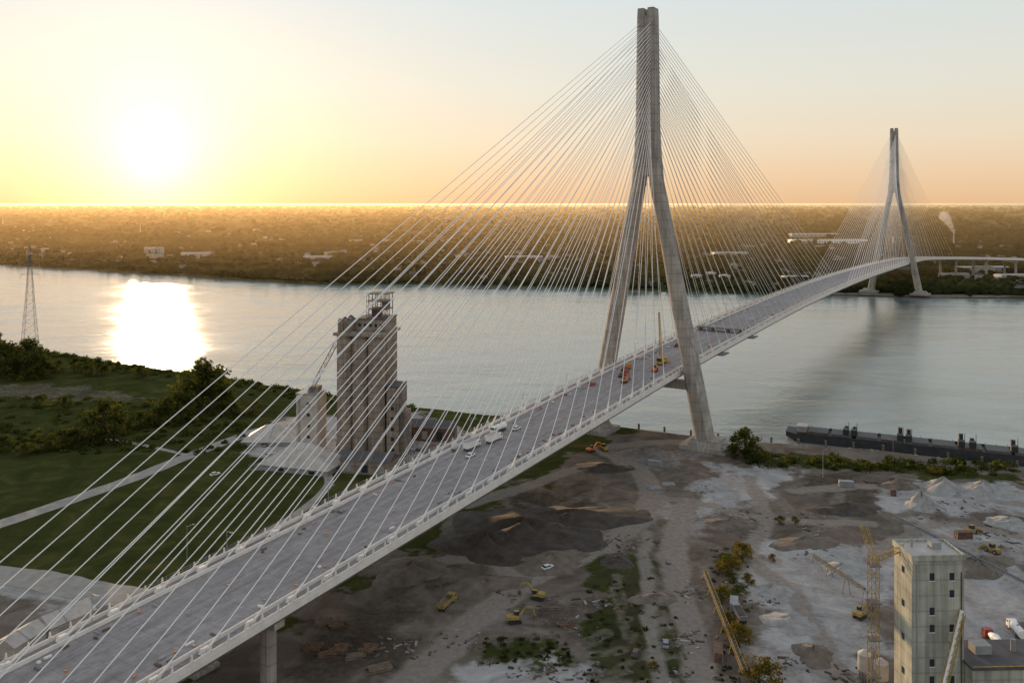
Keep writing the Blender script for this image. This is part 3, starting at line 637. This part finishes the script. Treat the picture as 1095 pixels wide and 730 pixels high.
loader(G(1060,590),2,'dullyel');loader(G(1040,570),.3,'dullyel');excavator(G(920,660),.7,'dullyel')
car(G(230,508),.8,'white')
# ---------------------------------------------------------------- roads on the left bank
def ribbon(name,pts,w,k,z=.05):
    P=[Vector(G(*p)) for p in pts]; Q=[]
    for i in range(len(P)-1):
        p0=P[max(0,i-1)];p1=P[i];p2=P[i+1];p3=P[min(len(P)-1,i+2)]
        for j in range(10):
            t=j/10; Q.append(.5*((2*p1)+(p2-p0)*t+(2*p0-5*p1+4*p2-p3)*t*t+(3*p1-p0-3*p2+p3)*t**3))
    Q.append(P[-1]); L_=[];R_=[]
    for i,q in enumerate(Q):
        d=(Q[min(i+1,len(Q)-1)]-Q[max(i-1,0)]).normalized(); n=Vector((-d.y,d.x,0)); ww=w/2*(1+.04*math.sin(i*1.3))
        L_.append(tuple(q+n*ww+Vector((0,0,z))));R_.append(tuple(q-n*ww+Vector((0,0,z))))
    m=MB(); m.add(L_+R_,[(i,i+1,len(Q)+i+1,len(Q)+i) for i in range(len(Q)-1)],k); return m.build(name)
ribbon('gravel_road',[(-60,580),(60,540),(140,512),(200,488),(270,462),(330,446)],8.5,'asph')
ribbon('gravel_road',[(-80,608),(30,618),(90,630),(150,640)],13,'asph',.06)
ribbon('dirt_path',[(60,470),(120,470),(200,486)],3,'asph',.04)
ribbon('dirt_path',[(345,500),(350,520),(300,560),(150,640)],4,'asph',.03)
# ---------------------------------------------------------------- barge
e=E('cargo_barge',(206,442,-3),math.atan2(403-437,241-165)); m=MB()
L0=62
hull=lambda x,w,zb,zt:[(x,-w,zb),(x,w,zb),(x,w,zt),(x,-w,zt)]
m.loft([hull(-L0,5.5,2.2,4.6),hull(-L0+5,7.5,.2,4.2),hull(-L0+10,8,-.8,4),hull(L0,8,-.8,4)],'hull')
m.build('hull',e); m=MB()
for sg in(-1,1): m.box((3,sg*7.85,4.5),(118,.2,1.0),'hull')
for k in range(9): m.box((-46+k*12,0,4.75),(10,11,1.4),'steel' if k%3 else 'rust'); m.box((-46+k*12,0,5.5),(10.4,11.4,.12),'hull')
m.build('hatches',e); m=MB()
for x in(-32,-28,-6,-2,22,27,45): m.cyl((x,3,4),(x,3,random.uniform(8,11)),1.1,'black',n=10); m.box((x,-2,6.6),(3,4,3),'black'); m.cyl((x+1.4,-3,4),(x+1.4,-3,12),.15,'steel',n=5)
m.box((-54,0,5.8),(5,7,3),'grey'); m.box((-54,0,7.4),(5.4,7.4,.2),'roof'); m.cyl((-57,0,4),(-57,0,10),.1,'grey',n=6)
for k in range(24): 
    for sg in(-1,1): m.cyl((-55+k*4.9,sg*7.3,4),(-55+k*4.9,sg*7.3,5.9),.12,'steel',n=5)
m.build('deck_gear',e)
m=MB()
for k in range(14):
    X_=70+k*13; y=float(yn(np.array([X_]))[0]); m.cyl((X_,y+3,-5),(X_,y+3,2.2),.6,'timber',n=8)
m.build('mooring_piles')
m=MB()
for i in range(900):
    X_=random.uniform(-330,60) if random.random()<.6 else random.uniform(60,260); y=float(yn(np.array([X_]))[0])+random.uniform(-1.5,3); s=random.uniform(.6,2)
    m.box((X_,y,-.9-max(0,(y-float(yn(np.array([X_]))[0])))*.5),(s*1.4,s,s),'gravel',rz=random.uniform(0,3),tap=.6)
m.build('riprap_rocks')
def lamp(loc,h=12):
    e=E('street_lamp',loc,random.uniform(0,3)); m=MB(); m.cyl((0,0,0),(0,0,h),.13,'grey',r2=.08,n=8); m.cyl((0,0,h),(1.8,0,h+.4),.07,'grey',n=6); m.box((2.1,0,h+.42),(.9,.35,.16),'grey'); m.box((0,0,.2),(.6,.6,.4),'conc'); m.build('pole',e)
for u,v in[(487,478),(520,488),(440,478),(200,600),(880,510),(955,498),(130,760)]: lamp(G(u,v),12)
# ---------------------------------------------------------------- trees
def tree_mesh(seed,leaf='leaf'):
    r=random.Random(seed); m=MB()
    m.cyl((0,0,-.02),(0.01,0,.25),.028,'bark',r2=.02,n=7); m.cyl((.01,0,.25),(0,.01,.75),.02,'bark',r2=.008,n=6)
    cl=[]
    lop=(r.uniform(-.06,.06),r.uniform(-.06,.06))
    for i in range(13):
        a=i*2.4+r.uniform(-.4,.4); z1=r.uniform(.16,.72); prof=math.sin(min(1,(z1-.02)/.88)*math.pi)**.5
        Rr=r.uniform(.2,.36)*prof; q=(Rr*math.cos(a)+lop[0],Rr*math.sin(a)+lop[1],z1); m.cyl((0,0,max(.1,z1-.22)),q,.010,'bark',r2=.004,n=5); cl.append((q,r.uniform(.12,.18)))
    for i in range(7): a=r.uniform(0,6.28);Rr=r.uniform(0,.16); cl.append(((Rr*math.cos(a)+lop[0],Rr*math.sin(a)+lop[1],r.uniform(.6,.88)),r.uniform(.09,.15)))
    for (c,Rr) in cl:
        for j in range(90):
            d=Vector((r.gauss(0,1),r.gauss(0,1),r.gauss(0,.8))).normalized()*Rr*(r.random()**.4)
            p=Vector(c)+d; 
            if p.z<.04: continue
            n=(d.normalized()+Vector((r.gauss(0,.6),r.gauss(0,.6),r.gauss(0,.6)))).normalized(); a=n.orthogonal().normalized(); b_=n.cross(a); s=r.uniform(.012,.028)
            m.add([p-a*s-b_*s*.5,p+a*s-b_*s*.6,p+a*s*.7+b_*s,p-a*s*.6+b_*s*.8],[(0,1,2,3)],leaf)
    me=m.build('tmp'); d=me.data; bpy.data.objects.remove(me); return d
TM=[tree_mesh(i) for i in range(5)]; TY=[tree_mesh(20+i,'leafy') for i in range(2)]
def tree(x,y,h,me=None,name='deciduous_tree',w=1.0):
    me=me or random.choice(TM); o=bpy.data.objects.new(name,me); sc.collection.objects.link(o); o.location=(x,y,-.05); s=h*random.uniform(.9,1.1); w*=random.uniform(.85,1.2); o.scale=(s*w,s*w,s); o.rotation_euler=(0,0,random.uniform(0,6.28))
for u,v,hp in[(-8,402,46),(6,405,38),(18,400,30),(30,404,40),(40,406,30),(48,404,20),(62,398,12),(80,399,18),(92,403,14),(104,402,20),(112,401,12),(150,405,16),(200,440,36),(213,442,56),(226,440,46),(238,438,26),(110,474,46),(96,474,32),(122,472,30),(80,478,22),(64,480,22),(180,452,30),(165,455,24),(193,452,34),(150,458,18),(132,458,16),(250,446,16),(270,444,16),(5,484,18),(24,488,14),(44,484,16),(-20,450,30),(797,490,36),(804,492,22),(815,490,10),(786,490,10),(70,440,16),(40,436,14),(120,442,14)]:
    x,y,_=G(u,v); tree(x,y,hp*y/F*1.05,w=1.3)
for u,v,hp in[(782,612,20),(794,600,20),(772,640,16),(790,690,22),(812,735,30),(700,715,9),(1000,508,10),(835,560,10),(850,560,9),(778,668,16),(826,600,9),(800,625,12)]:
    x,y,_=G(u,v); tree(x,y,hp*y/F*1.1,random.choice(TY),'autumn_shrub',1.5)
def scrub(name,spots,n,leaf,smin,smax):
    r=np.random.default_rng(5); sp=np.repeat(np.array(spots),n,0); K=len(sp)
    d=r.normal(size=(K,3)); d/=np.linalg.norm(d,axis=1)[:,None]; d*=(r.random(K)**.4)[:,None]
    p=np.stack([sp[:,0]+d[:,0]*sp[:,2],sp[:,1]+d[:,1]*sp[:,2],np.abs(d[:,2])*sp[:,3]],1)
    a=r.normal(size=(K,3)); a/=np.linalg.norm(a,axis=1)[:,None]; b_=np.cross(a,r.normal(size=(K,3))); b_/=np.linalg.norm(b_,axis=1)[:,None]+1e-9
    s=r.uniform(smin,smax,K)[:,None]; a*=s;b_*=s
    V=np.stack([p-a-b_,p+a-b_,p+a+b_,p-a+b_],1).reshape(-1,3); link(name,npmesh(name,V,np.arange(K*4).reshape(-1,4),[leaf]))
sp=[]
for i in range(560):
    if i<260: 
        X_=random.uniform(-420,-60); y=float(yn(np.array([X_]))[0])-abs(random.gauss(0,9))-2
    elif i<460:
        u,v=random.uniform(-10,260),random.uniform(424,486); X_,y,_=G(u,v)
    else:
        u=random.uniform(800,1095); v=random.uniform(487,500)+(u-800)/300*10; X_,y,_=G(u,v)
    sp.append((X_,y,random.uniform(1.2,5),random.uniform(.8,3.6)))
scrub('riverside_scrub',sp,80,'leaf',.18,.5)
sp=[]
for i in range(200):
    u,v=random.choice([(random.uniform(625,725),random.uniform(600,730)),(random.uniform(760,800),random.uniform(585,730)),(random.uniform(512,610),random.uniform(682,712))]); X_,y,_=G(u,v); sp.append((X_,y,random.uniform(.4,1.5),random.uniform(.2,.8)))
scrub('weed_clumps',sp,30,'weed',.08,.22)
# ---------------------------------------------------------------- far bank
ph=(1+5**.5)/2
ico=np.array([(-1,ph,0),(1,ph,0),(-1,-ph,0),(1,-ph,0),(0,-1,ph),(0,1,ph),(0,-1,-ph),(0,1,-ph),(ph,0,-1),(ph,0,1),(-ph,0,-1),(-ph,0,1)],float)/1.9
icf=np.array([(0,11,5),(0,5,1),(0,1,7),(0,7,10),(0,10,11),(1,5,9),(5,11,4),(11,10,2),(10,7,6),(7,1,8),(3,9,4),(3,4,2),(3,2,6),(3,6,8),(3,8,9),(4,9,5),(2,4,11),(6,2,10),(8,6,7),(9,8,1)])
def spread(n,d):
    Xg=(rng.uniform(-80,1180,n)-547.5)/F; y=1300+d
    for _ in range(8): y=(np.interp(Xg*y,FS[:,0],FS[:,1])+d)*.5+y*.5
    return Xg*y,y
def blobs(name,x,y,s):
    n=len(x); sc3=s[:,None]*rng.uniform(.75,1.35,(n,3))*np.array([1.1,1.1,.8])
    v=ico[None]*sc3[:,None,:]*(1+rng.normal(size=(n,12,1))*.2)+np.stack([x,y,s*.45],1)[:,None,:]
    f=icf[None]+ (np.arange(n)*12)[:,None,None]
    link(name,npmesh(name,v.reshape(-1,3),f.reshape(-1,3),['forest']))
def grow(n,d,size):
    x,y=spread(n,d); keep=(fbm(x,y,380,90,3)>-.3)|(rng.random(n)<.25); x,y,s=x[keep],y[keep],size[keep]
    x=np.repeat(x,3);y=np.repeat(y,3);s=np.repeat(s,3); x=x+rng.normal(size=len(x))*s*.9; y=y+rng.normal(size=len(x))*s*.9; return x,y,s*rng.uniform(.6,1.15,len(x))
d=rng.uniform(10,1000,5200); blobs('distant_trees',*grow(5200,d,np.full(5200,6.3)))
d=900+40000*rng.random(10000)**3.0; blobs('distant_forest',*grow(10000,d,7+np.minimum(d,14000)*.0016))
x=np.concatenate([rng.uniform(-1100,200,850),rng.uniform(200,700,120)]); x=x[np.abs(x-523)>40]; blobs('shoreline_trees',x,yf(x)+np.abs(rng.normal(size=len(x)))*22+4,rng.uniform(2.5,7,len(x)))
def town(name,n,dl,dh,sm,ks,band=None):
    m=MB()
    dd=rng.uniform(dl,dh,n); xx,yy=spread(n,dd); fb=fbm(xx,yy,380,90,3)
    for i in range(n):
        if fb[i]>.2: continue
        x,y=xx[i],yy[i]; L_=random.uniform(8,16)*sm;W=random.uniform(7,10)*sm;h=random.uniform(3,6)*(1+.3*sm); rz=.5+random.choice([0,1.57])
        m.box((x,y,h/2),(L_,W,h),random.choice(ks),rz=rz)
        c,s_=math.cos(rz),math.sin(rz); f=lambda a,b_,z:(x+a*c-b_*s_,y+a*s_+b_*c,z); rh=3 if sm<2 else 1.2
        a,b_=L_/2+.4,W/2+.4
        m.add([f(-a,-b_,h+.02),f(a,-b_,h+.02),f(a,b_,h+.02),f(-a,b_,h+.02),f(-a,0,h+rh),f(a,0,h+rh)],[(0,1,5,4),(2,3,4,5),(1,2,5),(3,0,4)],random.choice(['roofd','roofd','roofd','brick','silo']))
    m.build(name)
town('distant_houses',380,40,1700,1.0,['roof','brick','tan','grey'])
town('distant_warehouses',30,60,2000,2.6,['roof','grey','tan'])
def ware(u,v,L_,W,h,k='white'):
    Y=(H)*F/(v-217.0); shed('warehouse',((u-547.5)/F*Y,Y,0),.1,L_,W,h,1.5,wall=k,roof='roof')
ware(885,260,230,60,11);ware(868,253,180,60,11,'roof');ware(780,274,80,30,9,'roof');ware(210,276,60,30,12,'roof');ware(165,272,40,24,16,'tan');ware(1050,290,90,24,8,'grey');ware(340,278,60,26,8,'roof');ware(560,278,80,26,8,'roof');ware(1085,298,60,20,7,'roof');ware(1020,297,44,18,7,'tan');ware(905,300,50,18,7,'grey');ware(850,300,40,16,7,'roof')
m=MB()
for i in range(300):
    u=random.uniform(985,1100);v=random.uniform(290,313);Y=H*F/(v-217); m.box(((u-547.5)/F*Y,Y,1.0),(4.6,1.9,1.5),random.choice(['grey','red','blue','roof','black','black']),rz=random.choice([.5,2.07]))
m.build('distant_parked_vehicles')
# far dock wall under the second tower
m=MB(); X_=np.arange(440,760,8.0); Yd=yf(X_)-2.5
m.loft([[(float(a),float(b_),-4),(float(a),float(b_)+4,-4),(float(a),float(b_)+4,.6),(float(a),float(b_),.6)] for a,b_ in zip(X_,Yd)],'silo')
m.build('dock_wall')
for u,v,r,h in[(745,300,9,9),(760,297,9,9),(775,300,9,9)]:
    Y=H*F/(v-217); e=E('storage_tank',((u-547.5)/F*Y,Y,0)); m=MB(); m.cyl((0,0,0),(0,0,h),r,'roof',n=24); m.cyl((0,0,h),(0,0,h+1.6),r,'roof',r2=.4,n=24); m.build('shell',e)
for u,v,h in[(1020,262,36),(3,240,50),(955,262,26),(150,250,40)]:
    Y=H*F/(v-217); e=E('chimney',((u-547.5)/F*Y,Y,0)); m=MB(); m.cyl((0,0,0),(0,0,h),2.6,'roof',r2=1.6,n=12); m.build('stack',e)
m_=bpy.data.materials.new('steam'); nt,N,L=nodes(m_); o=N.new('ShaderNodeOutputMaterial'); v=N.new('ShaderNodeVolumeScatter'); v.inputs['Density'].default_value=.035; v.inputs['Color'].default_value=(1,.98,.95,1); v.inputs['Anisotropy'].default_value=.4; L.new(v.outputs[0],o.inputs['Volume']); M['steam']=m_
Y=H*F/(262-217.0); x=(1020-547.5)/F*Y
V=[];Fc=[];k=0
for i in range(9):
    s=5+i*1.5; c=np.array([x-i*3.5+rng.normal()*2,Y,38+i*6]); V.append(ico*s*(1+rng.normal(size=(12,1))*.15)+c);Fc.append(icf+k);k+=12
link('steam_plume',npmesh('steam_plume',np.concatenate(V),np.concatenate(Fc),['steam']))
# ---------------------------------------------------------------- haze volume
hm=bpy.data.materials.new('haze'); nt,N,L=nodes(hm); o=N.new('ShaderNodeOutputMaterial'); v=N.new('ShaderNodeVolumeScatter'); v.inputs['Density'].default_value=.00018; v.inputs['Color'].default_value=(.50,.35,.18,1); v.inputs['Anisotropy'].default_value=.5; L.new(v.outputs[0],o.inputs['Volume']); M['haze']=hm
m=MB(); m.box((0,46200,32),(110000,90000,76),'haze'); ob=m.build('distant_haze')
# ---------------------------------------------------------------- world
w=bpy.data.worlds.new('World'); sc.world=w; w.use_nodes=True; nt=w.node_tree; N=nt.nodes; L=nt.links; N.clear()
out=N.new('ShaderNodeOutputWorld'); sky=N.new('ShaderNodeTexSky'); sky.sky_type='NISHITA'; sky.sun_disc=False; sky.sun_elevation=SUN_EL; sky.sun_rotation=SUN_AZ; sky.dust_density=1.0; sky.altitude=100
bg=N.new('ShaderNodeBackground'); bg.inputs[1].default_value=.015; L.new(sky.outputs[0],bg.inputs[0])
tc=N.new('ShaderNodeTexCoord'); nrm=N.new('ShaderNodeVectorMath'); nrm.operation='NORMALIZE'; L.new(tc.outputs['Generated'],nrm.inputs[0])
sp=N.new('ShaderNodeSeparateXYZ'); L.new(nrm.outputs[0],sp.inputs[0])
rp=N.new('ShaderNodeValToRGB'); e=rp.color_ramp.elements
e[0].position=0; e[0].color=(.78,.50,.28,1); e[1].position=1; e[1].color=(.38,.46,.55,1)
for p,c in((.03,(.80,.58,.38)),(.07,(.80,.67,.51)),(.13,(.74,.72,.63)),(.24,(.64,.71,.73)),(.5,(.55,.61,.65))):
    q=e.new(p); q.color=(*c,1)
L.new(sp.outputs['Z'],rp.inputs[0])
bg2=N.new('ShaderNodeBackground'); bg2.inputs[1].default_value=1.0; L.new(rp.outputs[0],bg2.inputs[0])
dt=N.new('ShaderNodeVectorMath'); dt.operation='DOT_PRODUCT'; L.new(nrm.outputs[0],dt.inputs[0]); dt.inputs[1].default_value=sunv
ac=N.new('ShaderNodeMath'); ac.operation='ARCCOSINE'; L.new(dt.outputs['Value'],ac.inputs[0])
def glow(sig,col,amp,pw=2.0):
    a=N.new('ShaderNodeMath');a.operation='DIVIDE';a.inputs[1].default_value=sig;L.new(ac.outputs[0],a.inputs[0])
    b=N.new('ShaderNodeMath');b.operation='POWER';b.inputs[1].default_value=pw;L.new(a.outputs[0],b.inputs[0])
    c=N.new('ShaderNodeMath');c.operation='MULTIPLY';c.inputs[1].default_value=-1;L.new(b.outputs[0],c.inputs[0])
    d=N.new('ShaderNodeMath');d.operation='EXPONENT';L.new(c.outputs[0],d.inputs[0])
    m_=N.new('ShaderNodeMath');m_.operation='MULTIPLY';m_.inputs[1].default_value=amp;L.new(d.outputs[0],m_.inputs[0])
    g=N.new('ShaderNodeBackground');g.inputs[0].default_value=(*col,1);L.new(m_.outputs[0],g.inputs[1]);return g
gs=[glow(.05,(1,.85,.68),.9,1.1),glow(.16,(1,.74,.46),.22,1.2),glow(.5,(1,.76,.58),.11,1.5)]
cur=bg
for x in [bg2]+gs:
    a=N.new('ShaderNodeAddShader'); L.new(cur.outputs[0],a.inputs[0]); L.new(x.outputs[0],a.inputs[1]); cur=a
L.new(cur.outputs[0],out.inputs[0])
# ---------------------------------------------------------------- sun & camera
ld=bpy.data.lights.new('sun','SUN'); ld.energy=5.0; ld.angle=math.radians(.5); ld.color=(1,.66,.34); lo=bpy.data.objects.new('sun',ld); sc.collection.objects.link(lo); lo.rotation_euler=(-sunv).to_track_quat('-Z','Y').to_euler()
cd=bpy.data.cameras.new('camera'); cd.sensor_width=36; cd.lens=F/1095*36; cd.shift_y=-148/1095; cd.clip_start=1; cd.clip_end=200000
co=bpy.data.objects.new('camera',cd); sc.collection.objects.link(co); co.location=(0,0,H); co.rotation_euler=(math.radians(90),0,0); sc.camera=co
